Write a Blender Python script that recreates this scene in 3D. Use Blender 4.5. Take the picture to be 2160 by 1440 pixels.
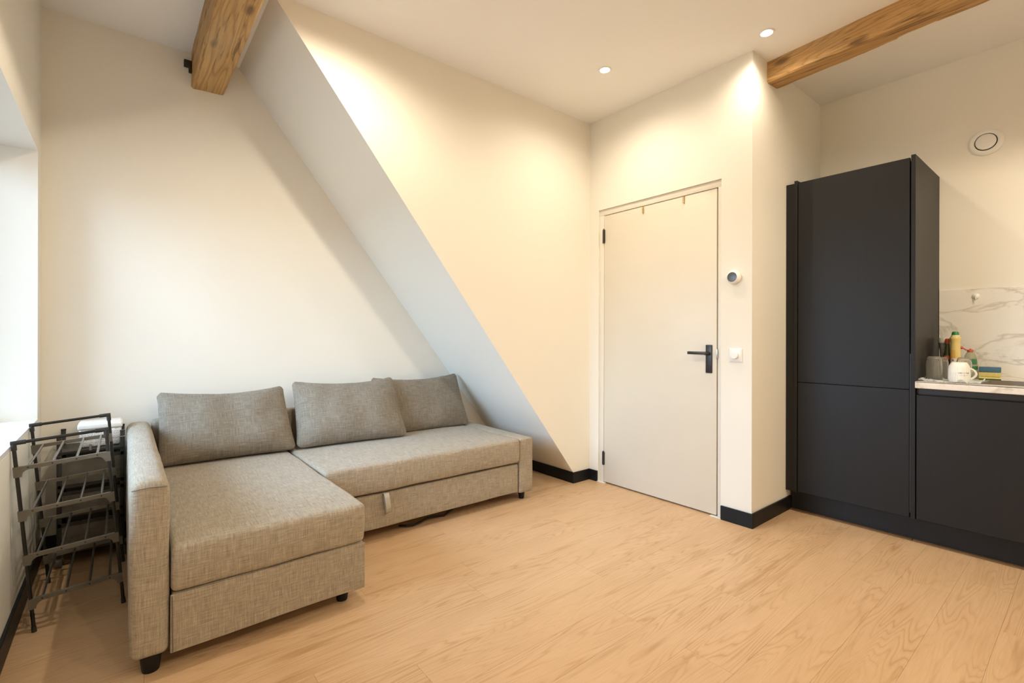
import bpy, bmesh, math, random
from mathutils import Vector, Matrix, noise
random.seed(7)
S = bpy.context.scene
for o in list(bpy.data.objects): bpy.data.objects.remove(o, do_unlink=True)
COL = S.collection

# ---------------------------------------------------------------- camera, world, lights, exposure
EYE = 1.15
YAW = math.radians(51.05) - .0015
ROLL = -.0024
fw = Vector((math.cos(YAW), math.sin(YAW), 0)); rt = Vector((math.sin(YAW), -math.cos(YAW), 0)); up = Vector((0, 0, 1))
cx = math.cos(ROLL)*rt - math.sin(ROLL)*up
cy = math.sin(ROLL)*rt + math.cos(ROLL)*up
cam_d = bpy.data.cameras.new('camera'); cam = bpy.data.objects.new('camera', cam_d); COL.objects.link(cam)
M = Matrix.Identity(4)
for i in range(3):
    M[i][0], M[i][1], M[i][2] = cx[i], cy[i], -fw[i]
M[2][3] = EYE
cam.matrix_world = M
cam_d.sensor_width = 36; cam_d.lens = 1015.374/2160*36
cam_d.shift_y = -9.59/2160
cam_d.clip_start = .02
S.camera = cam

W = bpy.data.worlds.new('sky'); S.world = W; W.use_nodes = True
bg = W.node_tree.nodes['Background']
bg.inputs[0].default_value = (.60, .78, 1.0, 1); # overcast sky above, dull street below the horizon
_t = W.node_tree; _tc = _t.nodes.new('ShaderNodeTexCoord'); _sx = _t.nodes.new('ShaderNodeSeparateXYZ'); _rp = _t.nodes.new('ShaderNodeValToRGB')
_t.links.new(_tc.outputs['Generated'], _sx.inputs[0]); _t.links.new(_sx.outputs[2], _rp.inputs[0]); _t.links.new(_rp.outputs[0], bg.inputs[0])
_e = _rp.color_ramp.elements
_e[0].position = 0.0; _e[0].color = (.10, .105, .11, 1); _e[1].position = 1.0; _e[1].color = (.52, .74, 1.0, 1)
_x = _e.new(.02); _x.color = (.33, .46, .60, 1); _x = _e.new(.45); _x.color = (.52, .74, 1.0, 1)
bg.inputs[1].default_value = 20

S.view_settings.view_transform = 'Standard'; S.view_settings.look = 'None'
S.view_settings.gamma = 1; S.view_settings.use_curve_mapping = False
S.view_settings.exposure = 0.22

LAMP_W = 1.32
LAMP_C = (1.0, .87, .675)
SPOTS = [(2.426, 2.044, 'recessed ceiling spotlight glowing in front of the door, left of the two', 22),
         (2.841, 1.215, 'recessed ceiling spotlight glowing beside the short beam, right of the two', 15),
         (.80, 2.05, 'recessed ceiling spotlight on the sofa side, nearest the back wall', 37), (.36, .42, 'unseen ceiling spotlight added near the window to lighten the shoe rack corner', 76),  # second lamp is unseen, added to lighten the shoe rack corner
         (2.84, -.30, 'recessed ceiling spotlight in front of the kitchen sink', 44), (1.70, -1.0, 'unseen ceiling spotlight added behind the viewer as fill light', 38),  # second lamp is unseen, added as fill from behind the camera
         (.80, -1.2, 'unseen ceiling spotlight added as fill by the wall opposite the sofa', 42)]  # unseen lamp, added to raise the overall fill

# portal that guides the sky light through the real window opening
XW, XD, XK, YB, YS, YN, ZC = -.329, 2.953, 4.046, 3.529, 2.642, 1.344, 2.88
YF = -1.8
YJ, YJ0, ZH, ZS, XG = 3.39, 1.75, 2.082, .728, -.62
pl = bpy.data.lights.new('sky_portal', 'AREA'); pl.shape = 'RECTANGLE'; pl.size = ZH-ZS; pl.size_y = YJ-YJ0
pl.cycles.is_portal = True
po = bpy.data.objects.new('sky_portal', pl); COL.objects.link(po)
po.location = (XG-.06, (YJ+YJ0)/2, (ZH+ZS)/2); po.rotation_euler = (0, math.radians(-90), 0)

# ---------------------------------------------------------------- node helpers / materials
class N:
    def __init__(s, name):
        s.m = bpy.data.materials.new(name); s.m.use_nodes = True
        s.t = s.m.node_tree; s.b = s.t.nodes['Principled BSDF']; s.o = s.t.nodes['Material Output']
    def n(s, typ, inp=None, **kw):
        x = s.t.nodes.new(typ)
        for k, v in kw.items(): setattr(x, k, v)
        for k, v in (inp or {}).items():
            if hasattr(v, 'is_output'): s.t.links.new(v, x.inputs[k])
            else: x.inputs[k].default_value = v
        return x
    def link(s, a, b): s.t.links.new(a, b)
    def set(s, **kw):
        for k, v in kw.items():
            i = s.b.inputs[k.replace('_', ' ')]
            if hasattr(v, 'is_output'): s.t.links.new(v, i)
            else: i.default_value = v
        return s
    def ramp(s, fac, stops):
        r = s.n('ShaderNodeValToRGB', {0: fac})
        e = r.color_ramp.elements
        while len(e) < len(stops): e.new(.5)
        for el, (p, c) in zip(e, stops):
            el.position = p; el.color = (c, c, c, 1) if isinstance(c, (int, float)) else (*c, 1)
        return r.outputs[0]
    def mix(s, f, a, b, mode='MIX'):
        x = s.n('ShaderNodeMix', data_type='RGBA', blend_type=mode)
        for k, v in ((0, f), (6, a), (7, b)):
            if hasattr(v, 'is_output'): s.t.links.new(v, x.inputs[k])
            else: x.inputs[k].default_value = v if not isinstance(v, tuple) else (*v, 1) if len(v) == 3 else v
        return x.outputs[2]
    def math(s, op, a, b=0.0):
        x = s.n('ShaderNodeMath', {0: a, 1: b}, operation=op); return x.outputs[0]
    def noise(s, vec, scale, detail=2, rough=.5, dist=0):
        return s.n('ShaderNodeTexNoise', {'Vector': vec, 'Scale': scale, 'Detail': detail, 'Roughness': rough, 'Distortion': dist}).outputs[0]
    def map(s, vec, scale=(1, 1, 1), rot=(0, 0, 0), loc=(0, 0, 0)):
        return s.n('ShaderNodeMapping', {'Vector': vec, 'Scale': scale, 'Rotation': rot, 'Location': loc}).outputs[0]
    def bump(s, h, strength=.2, dist=.002):
        s.link(s.n('ShaderNodeBump', {'Height': h, 'Strength': strength, 'Distance': dist}).outputs[0], s.b.inputs['Normal'])
    def obj(s): return s.n('ShaderNodeTexCoord').outputs['Object']
    def uv(s): return s.n('ShaderNodeTexCoord').outputs['UV']
    def rnd(s): return s.n('ShaderNodeObjectInfo').outputs['Random']

def plain(name, col, rough=.5, metal=0, nscale=40, var=.06, bump=0, **kw):
    a = N(name); o = a.obj()
    f = a.noise(o, nscale, 3)
    c = a.mix(f, tuple(x*(1-var) for x in col), tuple(min(1, x*(1+var)) for x in col))
    a.set(Base_Color=c, Roughness=rough, Metallic=metal)
    if bump: a.bump(f, bump, .001)
    for k, v in kw.items(): a.set(**{k: v})
    return a.m

def wall_paint(name, col):
    a = N(name); p = a.n('ShaderNodeNewGeometry').outputs['Position']
    f = a.noise(p, 1.3, 3); g = a.noise(p, 55, 4, .6)
    c = a.mix(f, tuple(x*.975 for x in col), col)
    a.set(Base_Color=c, Roughness=.62); a.b.inputs['Specular IOR Level'].default_value = .25
    a.bump(g, .10, .001); return a.m
M_WALL = wall_paint('wall_paint', (.86, .825, .74))
M_CEIL = wall_paint('ceiling_paint', (.92, .905, .885))
M_WHITEGLOSS = plain('white_lacquer', (.78, .735, .64), .38, var=.02)
M_DOOR = plain('door_lacquer', (.72, .66, .55), .42, nscale=6, var=.02)
M_PLASTIC = plain('white_plastic', (.85, .84, .80), .35, var=.02)
M_BLACKPAINT = plain('black_paint', (.0065, .007, .0085), .45, var=.2); M_BLACKPAINT.node_tree.nodes['Principled BSDF'].inputs['Specular IOR Level'].default_value = .3
M_BLACKMETAL = plain('black_powder_coat', (.022, .021, .019), .40, var=.2, bump=.05)
M_RACK = plain('dark_steel_tube', (.040, .037, .032), .28, .6, var=.15)
M_ROD = plain('bright_steel_tube', (.20, .195, .18), .22, .8, var=.15)
M_RACKPL = plain('dark_grey_plastic', (.135, .12, .095), .38, var=.12)
M_HOLE = plain('dark_hole', (.008, .007, .006), .7)
M_STEEL = plain('brushed_steel', (.55, .52, .47), .32, 1, nscale=90)
M_ALU = plain('aluminium', (.45, .44, .42), .35, 1)
M_GRIP = plain('dark_aluminium', (.045, .045, .047), .45, .5)
M_BRASS = plain('brass', (.62, .44, .19), .30, .85)
M_CASTER = plain('grey_rubber', (.10, .09, .08), .6)

def oak():
    a = N('light_oak'); o = a.obj(); r = a.rnd()
    off = a.n('ShaderNodeCombineXYZ', {0: a.math('MULTIPLY', r, 37.), 1: a.math('MULTIPLY', r, 91.), 2: a.math('MULTIPLY', r, 17.)}).outputs[0]
    v = a.n('ShaderNodeVectorMath', {0: o, 1: off}, operation='ADD').outputs[0]
    vs = a.map(v, (.70, 7.5, 1.0))
    n1 = a.noise(vs, 1.0, 2.6, .40, .20)
    con = a.math('FRACT', a.math('MULTIPLY', n1, 30.))
    line = a.ramp(con, [(0, 1), (.22, .25), (.55, 0), (.86, .25), (1, 1)])
    patch = a.ramp(a.noise(a.map(v, (1.4, 5, 1)), 1.3, 2), [(.38, 0), (.66, 1)])
    fib = a.noise(a.map(v, (9, 210, 1)), 1.0, 2, .6)
    blot = a.noise(a.map(v, (2.2, 9, 1)), 1.0, 3, .55)
    c0 = a.mix(blot, (.700, .486, .298), (.560, .364, .203))
    c1 = a.mix(a.math('MULTIPLY', line, a.math('ADD', a.math('MULTIPLY', patch, .52), .16)), c0, (.40, .215, .085))
    c2 = a.mix(a.math('MULTIPLY', a.ramp(fib, [(.42, 0), (.75, 1)]), .22), c1, (.40, .225, .10))
    # short dark heart streaks
    hs = a.ramp(a.noise(a.map(v, (1.9, 20, 1)), 1.0, 2.5, .5), [(.60, 0), (.74, 1)])
    c2b = a.mix(a.math('MULTIPLY', hs, .55), c2, (.36, .19, .075))
    c3 = a.mix(a.math('MULTIPLY', r, .16), c2b, (.60, .385, .21))
    a.set(Base_Color=c3, Roughness=a.math('ADD', a.math('MULTIPLY', fib, .12), .33))
    a.b.inputs['Specular IOR Level'].default_value = .42
    a.bump(a.math('ADD', fib, a.math('MULTIPLY', line, .6)), .10, .0006); return a.m
M_OAK = oak()

def old_beam():
    a = N('old_pine_beam'); o = a.obj()
    v = a.map(o, (8, .42, 8))
    n1 = a.noise(v, 1.0, 2.0, .45, .25)
    line = a.ramp(a.math('FRACT', a.math('MULTIPLY', n1, 19.)), [(0, 1), (.2, .35), (.5, 0), (.85, .2), (1, 1)])
    fib = a.noise(a.map(o, (150, 4, 150)), 1.0, 2, .6)
    blot = a.noise(a.map(o, (6, 1.6, 6)), 1.5, 3)
    c0 = a.mix(blot, (.66, .42, .175), (.50, .28, .09))
    c1 = a.mix(a.math('MULTIPLY', line, .62), c0, (.26, .12, .032))
    c2 = a.mix(a.math('MULTIPLY', a.ramp(fib, [(.45, 0), (.8, 1)]), .35), c1, (.20, .095, .03))
    # knots and worm-eaten streaks that belong to the timber
    vo = a.n('ShaderNodeTexVoronoi', {'Vector': a.map(o, (9, 3.2, 9)), 'Scale': 1.0, 'Randomness': 1.0}).outputs['Distance']
    knot = a.ramp(vo, [(.10, 1), (.21, 0)])
    crack = a.ramp(a.noise(a.map(o, (46, 2.6, 46)), 1.0, 3, .6), [(.585, 0), (.66, 1)])
    c3 = a.mix(a.math('MULTIPLY', knot, .75), c2, (.10, .05, .02))
    c4 = a.mix(a.math('MULTIPLY', crack, .72), c3, (.12, .06, .022))
    grey = a.ramp(a.noise(a.map(o, (5, .9, 5), loc=(3, 1, 2)), 1.2, 2), [(.58, 0), (.75, .45)])
    c5 = a.mix(grey, c4, (.42, .33, .20))
    a.set(Base_Color=c5, Roughness=.62)
    a.bump(a.math('SUBTRACT', fib, crack), .5, .003); return a.m
M_BEAM = old_beam()

def linen(name, light=(.54, .468, .362), dark=(.16, .13, .097), seed=0.):
    a = N(name); u = a.map(a.uv(), (1, 1, 1), loc=(seed, seed*1.7, 0))
    def thread(sx, sy, s1): return a.noise(a.map(u, (sx, sy, 1), loc=(s1, s1*2, 0)), 1.0, 2.5, .62)
    h = thread(18, 430, .3); v = thread(430, 18, 5.1)
    hb = thread(9, 170, 2.2); vb = thread(170, 9, 8.3)
    s = a.math('ADD', a.math('MULTIPLY', a.math('ADD', h, v), .34), a.math('MULTIPLY', a.math('ADD', hb, vb), .16))
    t = a.ramp(s, [(.33, 0), (.50, .50), (.66, 1)])
    c = a.mix(t, dark, light)
    slub = a.ramp(thread(13, 330, 3.7), [(.62, 0), (.74, 1)])
    slub2 = a.ramp(thread(330, 13, 6.7), [(.63, 0), (.75, 1)])
    c = a.mix(a.math('MULTIPLY', slub, .45), c, (.62, .55, .44))
    c = a.mix(a.math('MULTIPLY', slub2, .40), c, (.10, .08, .06))
    a.set(Base_Color=c, Roughness=.93)
    a.b.inputs['Specular IOR Level'].default_value = .15
    a.b.inputs['Sheen Weight'].default_value = .12
    a.bump(s, .5, .0012); return a.m
M_LINEN = linen('linen_upholstery')
M_LINEN_SHADED = linen('linen_shaded', (.35, .302, .234), (.097, .079, .059), 3.)  # sofa linen scaled darker, since the cushions are lit less
M_STRAP = plain('grey_webbing', (.42, .38, .31), .85, nscale=200, var=.15, bump=.3)

def dark_oak():
    a = N('black_wood_grain'); o = a.obj()
    f = a.noise(a.map(o, (60, 60, 3.0)), 1.0, 4, .6); g = a.noise(a.map(o, (6, 6, .8)), 1.0, 2)
    c = a.mix(f, (.0075, .0075, .0085), (.013, .0128, .014))
    c = a.mix(a.math('MULTIPLY', g, .4), c, (.0098, .0095, .010))
    a.set(Base_Color=c, Roughness=.47); a.b.inputs['Specular IOR Level'].default_value = .34
    a.bump(f, .18, .0008); return a.m
M_CAB = dark_oak()

def marble():
    a = N('marble'); o = a.n('ShaderNodeNewGeometry').outputs['Position']
    v = a.map(o, (1.0, 1.0, 2.1), rot=(.16, 0, 0))
    w = a.noise(v, 2.1, 5, .55, .9)
    d = a.math('ABSOLUTE', a.math('SUBTRACT', w, .5))
    vein = a.ramp(d, [(0, 1), (.010, .55), (.028, 0)])
    w2 = a.noise(a.map(v, (1, 1, 1), loc=(4, 7, 2)), 4.4, 6, .6, 1.2)
    d2 = a.math('ABSOLUTE', a.math('SUBTRACT', w2, .5))
    vein2 = a.ramp(d2, [(0, 1), (.008, .2), (.018, 0)])
    msk = a.ramp(a.noise(v, 1.7, 2), [(.44, 0), (.62, 1)])
    c = a.mix(a.noise(v, 1.2, 3), (.80, .775, .72), (.86, .84, .80))
    c = a.mix(a.math('MULTIPLY', vein, .42), c, (.36, .29, .20))
    c = a.mix(a.math('MULTIPLY', a.math('MULTIPLY', vein2, msk), .40), c, (.33, .27, .20))
    a.set(Base_Color=c, Roughness=.22); return a.m
M_MARBLE = marble()

def glass(name, col=(1, 1, 1), rough=0.0, ior=1.45):
    a = N(name); f = a.noise(a.obj(), 12, 1)
    a.set(Base_Color=(*col, 1), Roughness=a.math('MULTIPLY', f, rough*2), IOR=ior); a.b.inputs['Transmission Weight'].default_value = 1; return a.m
def tumbler_glass():
    a = N('clear_glass'); a.set(Base_Color=(1, 1, 1, 1), Roughness=a.math('MULTIPLY', a.noise(a.obj(), 9, 1), .02), IOR=1.42)
    a.b.inputs['Transmission Weight'].default_value = 1
    tl = a.n('ShaderNodeBsdfTranslucent', {0: (.95, .93, .84, 1)}); df = a.n('ShaderNodeBsdfDiffuse', {0: (.95, .93, .84, 1)})
    haze = a.n('ShaderNodeMixShader', {0: .5, 1: tl.outputs[0], 2: df.outputs[0]})  # pale haze mixed in to stand for light refracted through the glass
    m2 = a.n('ShaderNodeMixShader', {0: .09, 1: a.b.outputs[0], 2: haze.outputs[0]})
    a.link(m2.outputs[0], a.o.inputs[0]); return a.m
M_GLASS = tumbler_glass()
M_GREYGLASS = plain('grey_tinted_plastic', (.20, .195, .165), .25, var=.1)
def clear_plastic():
    a = N('clear_plastic'); t = a.t
    tr = a.n('ShaderNodeBsdfTransparent', {0: (.80, .80, .68, 1)}); a.set(Base_Color=(.62, .62, .52, 1), Roughness=.2)
    mx = a.n('ShaderNodeMixShader', {0: .28, 1: tr.outputs[0], 2: a.b.outputs[0]})
    a.link(mx.outputs[0], a.o.inputs[0]); return a.m
M_CLEARPL = clear_plastic()

def window_glass():
    a = N('window_glass'); t = a.t
    tr = a.n('ShaderNodeBsdfTransparent', {0: (.97, .98, .99, 1)}); gl = a.n('ShaderNodeBsdfGlossy', {'Roughness': .02})
    fr = a.n('ShaderNodeFresnel', {0: 1.45}); mx = a.n('ShaderNodeMixShader', {0: fr.outputs[0], 1: tr.outputs[0], 2: gl.outputs[0]})
    a.link(mx.outputs[0], a.o.inputs[0]); return a.m
M_PANE = window_glass()

def perforated():
    a = N('perforated_black_steel'); u = a.map(a.uv(), (1, 1, 1), rot=(0, 0, math.radians(45)))
    s = a.n('ShaderNodeSeparateXYZ', {0: u})
    def hole(q): return a.math('GREATER_THAN', a.math('FRACT', a.math('MULTIPLY', q, 170.)), .56)
    h = a.math('MULTIPLY', hole(s.outputs[0]), hole(s.outputs[1]))
    a.set(Base_Color=(.17, .155, .13, 1), Roughness=.4, Metallic=.3)
    tr = a.n('ShaderNodeBsdfTransparent'); mx = a.n('ShaderNodeMixShader', {0: h, 1: a.b.outputs[0], 2: tr.outputs[0]})
    a.link(mx.outputs[0], a.o.inputs[0]); return a.m
M_PERF = perforated()

def embossed():
    a = N('embossed_white_plastic'); u = a.map(a.uv(), (1, 1, 1))
    sc = a.n('ShaderNodeVectorMath', {0: u, 1: (38, 38, 1)}, operation='MULTIPLY').outputs[0]
    fr = a.n('ShaderNodeVectorMath', {0: sc}, operation='FRACTION').outputs[0]
    d = a.n('ShaderNodeVectorMath', {0: fr, 1: (.5, .5, 0)}, operation='DISTANCE').outputs['Value']
    ring = a.math('ABSOLUTE', a.math('SUBTRACT', d, .34))
    r = a.ramp(ring, [(.03, 0), (.10, 1)]); r2 = a.ramp(d, [(.08, 0), (.14, 1)])
    hgt = a.math('MULTIPLY', r, r2)
    c = a.mix(hgt, (.74, .72, .69), (.88, .87, .85))
    a.set(Base_Color=c, Roughness=.45); a.bump(hgt, .7, .002); return a.m
M_EMBOSS = embossed()

def emis(name, col, st):
    a = N(name); f = a.noise(a.obj(), 5, 0)
    a.set(Base_Color=(1, 1, 1, 1), Emission_Color=(*col, 1), Emission_Strength=a.math('ADD', a.math('MULTIPLY', f, .01), st)); return a.m
M_LENS = emis('lamp_lens', (1, .95, .86), 22)

# ---------------------------------------------------------------- mesh helpers
def finish(bm, name, mat, parent=None, label=None, cat=None, group=None, kind=None, smooth=True, loc=None, angle=35, recalc=True):
    if recalc: bmesh.ops.recalc_face_normals(bm, faces=bm.faces)
    me = bpy.data.meshes.new(name); bm.to_mesh(me); bm.free()
    if mat is not None:
        for m in (mat if isinstance(mat, (list, tuple)) else [mat]): me.materials.append(m)
    if smooth:
        for p in me.polygons: p.use_smooth = True
        try: me.set_sharp_from_angle(angle=math.radians(angle))
        except Exception: pass
    return obj(name, me, parent, label, cat, group, kind, loc)
def obj(name, me, parent=None, label=None, cat=None, group=None, kind=None, loc=None):
    o = bpy.data.objects.new(name, me); COL.objects.link(o)
    if parent is not None: o.parent = parent
    if loc is not None: o.location = loc
    tag(o, label, cat, group, kind); return o
def tag(o, label=None, cat=None, group=None, kind=None):
    for k, v in (('label', label), ('category', cat), ('group', group), ('kind', kind)):
        if v: o[k] = v
    return o
def empty(name, loc, label, cat, group=None, rot=(0, 0, 0), kind=None):
    e = bpy.data.objects.new(name, None); COL.objects.link(e); e.location = loc; e.rotation_euler = rot
    e.empty_display_size = .05
    return tag(e, label, cat, group, kind)
def NB(): return bmesh.new()
def box(bm, x0, x1, y0, y1, z0, z1, bev=0, seg=2, mi=0):
    r = bmesh.ops.create_cube(bm, size=1)
    vs = r['verts']
    for v in vs: v.co = Vector((x0+(v.co.x+.5)*(x1-x0), y0+(v.co.y+.5)*(y1-y0), z0+(v.co.z+.5)*(z1-z0)))
    fs = set(f for v in vs for f in v.link_faces)
    for f in fs: f.material_index = mi
    if bev:
        es = list(set(e for v in vs for e in v.link_edges))
        bmesh.ops.bevel(bm, geom=es, offset=bev, segments=seg, profile=.5, affect='EDGES')
    return bm
def cyl(bm, a, b, r0, r1=None, seg=12, caps=True):
    a, b = Vector(a), Vector(b); r1 = r0 if r1 is None else r1
    d = (b-a); L = d.length
    q = d.to_track_quat('Z', 'Y').to_matrix().to_4x4(); q.translation = (a+b)/2
    bmesh.ops.create_cone(bm, cap_ends=caps, segments=seg, radius1=r0, radius2=r1, depth=L, matrix=q)
    return bm
def lathe(bm, prof, seg=28, mat=None, c=(0, 0, 0), mi=0, ripple=None):
    """profile of (r, z) turned round the z axis; mat: matrix applied afterwards"""
    rings = []
    for r, z in prof:
        if r < 1e-6: rings.append([bm.verts.new((c[0], c[1], c[2]+z))])
        else:
            rr = []
            for i in range(seg):
                t = 2*math.pi*i/seg; q = r if ripple is None else r+ripple(t, z)
                rr.append(bm.verts.new((c[0]+q*math.cos(t), c[1]+q*math.sin(t), c[2]+z)))
            rings.append(rr)
    nf = []
    for A, B in zip(rings, rings[1:]):
        for i in range(seg):
            j = (i+1) % seg
            if len(A) == 1 and len(B) == 1: continue
            if len(A) == 1: nf.append(bm.faces.new((A[0], B[j], B[i])))
            elif len(B) == 1: nf.append(bm.faces.new((A[i], A[j], B[0])))
            else: nf.append(bm.faces.new((A[i], A[j], B[j], B[i])))
    for f in nf: f.material_index = mi
    if mat is not None:
        for rr in rings:
            for v in rr: v.co = mat @ v.co
    return bm
def tube(bm, pts, r, seg=8, side=None):
    pts = [Vector(p) for p in pts]; rings = []
    for i, p in enumerate(pts):
        d = (pts[min(i+1, len(pts)-1)]-pts[max(i-1, 0)]).normalized()
        q = d.to_track_quat('Z', 'Y').to_matrix()
        if side is not None:
            sv = Vector(side).normalized(); q = Matrix((sv, d.cross(sv).normalized(), d)).transposed()
        rings.append([bm.verts.new(p+q @ Vector((r*math.cos(2*math.pi*k/seg), r*math.sin(2*math.pi*k/seg), 0))) for k in range(seg)])
    for A, B in zip(rings, rings[1:]):
        for k in range(seg): bm.faces.new((A[k], A[(k+1) % seg], B[(k+1) % seg], B[k]))
    bm.faces.new(rings[0][::-1]); bm.faces.new(rings[-1]); return bm
def prism(bm, poly, axis, a, b):
    """poly of 2-D points extruded along axis ('x': (y,z), 'y': (x,z), 'z': (x,y))"""
    def p3(p, t): return {'x': (t, p[0], p[1]), 'y': (p[0], t, p[1]), 'z': (p[0], p[1], t)}[axis]
    A = [bm.verts.new(p3(p, a)) for p in poly]; B = [bm.verts.new(p3(p, b)) for p in poly]
    n = len(poly)
    bm.faces.new(A); bm.faces.new(B[::-1])
    for i in range(n): bm.faces.new((A[i], B[i], B[(i+1) % n], A[(i+1) % n]))
    return bm
def rbox(x0, x1, y0, y1, z0, z1, r, step=.05, fn=None):
    """upholstered block: rounded box with metric UVs; fn(co, half, centre) -> offset"""
    bm = NB(); uvl = bm.loops.layers.uv.new('UVMap')
    h = Vector(((x1-x0)/2, (y1-y0)/2, (z1-z0)/2)); c = Vector(((x0+x1)/2, (y0+y1)/2, (z0+z1)/2))
    def samples(L):
        k = 4; inner = max(2, int((2*L-2*r)/step))
        s = [-L + r*(1-math.cos(math.pi/2*i/k)) for i in range(k)]
        s += [-L+r + (2*L-2*r)*i/inner for i in range(inner+1)]
        return s + [-q for q in s[:k][::-1]]
    ss = [samples(q) for q in h]
    cache = {}
    def V(p):
        key = tuple(round(q, 6) for q in p)
        if key not in cache:
            P = Vector(p); inn = Vector([max(-(h[i]-r), min(h[i]-r, P[i])) for i in range(3)])
            d = P-inn
            if d.length > 1e-9: P = inn+d.normalized()*r
            if fn: P = P+Vector(fn(P, h, c))
            cache[key] = bm.verts.new(P+c)
        return cache[key]
    for ax in range(3):
        u, w = [(1, 2), (0, 2), (0, 1)][ax]
        for sg in (-1, 1):
            for i in range(len(ss[u])-1):
                for j in range(len(ss[w])-1):
                    q = []
                    for a, b in ((i, j), (i+1, j), (i+1, j+1), (i, j+1)):
                        p = [0, 0, 0]; p[ax] = sg*h[ax]; p[u] = ss[u][a]; p[w] = ss[w][b]; q.append(p)
                    vs = [V(p) for p in q]
                    if len(set(vs)) < 4: continue
                    f = bm.faces.new(vs)
                    for lp, p in zip(f.loops, q): lp[uvl].uv = (p[u]+c[u]+ax*3.1, p[w]+c[w]+ax*1.7)
    return bm
def boxuv(bm):
    uvl = bm.loops.layers.uv.verify()
    bm.normal_update()
    for f in bm.faces:
        n = f.normal; ax = max(range(3), key=lambda i: abs(n[i])); u, w = [(1, 2), (0, 2), (0, 1)][ax]
        for lp in f.loops: lp[uvl].uv = (lp.vert.co[u], lp.vert.co[w])
    return bm

# ---------------------------------------------------------------- the room
ST = 'structure'
T = .12
# floor: sub-floor plus every oak plank
b = NB(); box(b, XW-.3, XK+T, YF-T, YB+T, -.10, -.010)
floor = finish(b, 'floor', plain('screed', (.20, .15, .10), .9), kind=ST, label='light oak plank floor', smooth=False)
PW, PL, GAP = .18, 1.285, .00025
known = {.80: 2.91, .44: 2.90, .98: 2.117, 1.16: 1.622, 1.34: .805, 2.06: 2.13}
yy = .44-PW*13
while yy < YB:
    y0, y1 = max(yy, YF), min(yy+PW, YB)
    if y1 > YF+.01:
        off = known.get(round(yy, 2), random.uniform(0, PL))
        off = off % PL - PL*2
        x = off
        while x < XK:
            xa, xb = max(x, XW), min(x+PL, XK)
            if xb-xa > .02:
                if y0 >= YN-.01: xb = min(xb, XD+.1)
                if xb-xa > .02:
                    b = NB(); hx, hy = (xb-xa)/2-GAP, (y1-y0)/2-GAP
                    box(b, -hx, hx, -hy, hy, -.009, 0, .0003, 1)
                    finish(b, 'plank', M_OAK, floor, smooth=False, loc=((xa+xb)/2, (y0+y1)/2, 0))
            x += PL
    yy += PW

b = NB(); box(b, XW-.3, XK+T, YF-T, YB+T, ZC, ZC+T)
finish(b, 'ceiling', M_CEIL, kind=ST, label='flat white ceiling', smooth=False)
b = NB()
XO = XW-.33
box(b, XO, XW, YF-T, YB+T, -.1, ZS-.02); box(b, XO, XW, YF-T, YB+T, ZH, ZC)
box(b, XO, XW, YJ, YB+T, ZS-.02, ZH); box(b, XO, XW, YF-T, YJ0, ZS-.02, ZH)
finish(b, 'wall_left', M_WALL, kind=ST, label='cream window wall with a deep reveal', smooth=False)
b = NB(); box(b, XW, XK+T, YB, YB+T, -.1, ZC)
finish(b, 'wall_back', M_WALL, kind=ST, label='cream wall behind the sofa', smooth=False)
b = NB(); box(b, XW, XK+T, YF-T, YF, -.1, ZC)
finish(b, 'wall_front', M_WALL, kind=ST, label='cream wall', smooth=False)
b = NB(); box(b, XK, XK+T, YF, YN+.05, -.1, ZC)
finish(b, 'wall_kitchen', M_WALL, kind=ST, label='cream wall behind the kitchen units', smooth=False)
# boxed-out slope under the stair
sl = 1.2815; xs = lambda z: .585+(ZC-z)/sl
b = NB(); prism(b, [(.585, ZC), (XD+.05, ZC), (XD+.05, 0), (2.77, 0), (xs(.085), .085)], 'y', YS, YB)
finish(b, 'wall_slope', M_WALL, kind=ST, label='boxed-out wall with a sloping underside', smooth=False)
# door wall with opening; pier side
DY0, DY1, DZ = 1.536, 2.547, 2.158
b = NB()
box(b, XD, XK+T, YN, DY0, -.1, ZC)
box(b, XD, XD+T, DY1, YB, -.1, ZC); box(b, XD, XD+T, DY0, DY1, DZ, ZC)
box(b, XD+.075, XD+T, DY0, DY1, 0, DZ)
box(b, XD+T, XK+T, DY0, YB, -.1, ZC)
finish(b, 'wall_right', M_WALL, kind=ST, label='cream wall around the door with its pier', smooth=False)

# window: frame and panes in the niche, sill board
b = NB()
fr = .055
for y0, y1, z0, z1 in ((YJ0, YJ, ZS, ZS+fr), (YJ0, YJ, ZH-fr, ZH), (YJ0, YJ0+fr, ZS, ZH), (YJ-fr, YJ, ZS, ZH),
                       ((YJ0+YJ)/2-fr/2, (YJ0+YJ)/2+fr/2, ZS, ZH)):
    box(b, XG-.03, XG+.03, y0, y1, z0, z1, .004)
win = finish(b, 'window_1', M_WHITEGLOSS, kind=ST, label='white framed window in the deep reveal')
for ya, yb in ((YJ0+fr, (YJ0+YJ)/2-fr/2), ((YJ0+YJ)/2+fr/2, YJ-fr)):
    b = NB(); box(b, XG-.004, XG+.004, ya, yb, ZS+fr, ZH-fr)
    finish(b, 'pane', M_PANE, win, smooth=False)
b = NB(); box(b, XG-.03, XW-.0005, YJ0, YJ, ZS-.02, ZS)
finish(b, 'window_sill', plain('sill_white', (.86, .86, .85), .35, var=.01), win)

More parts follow.
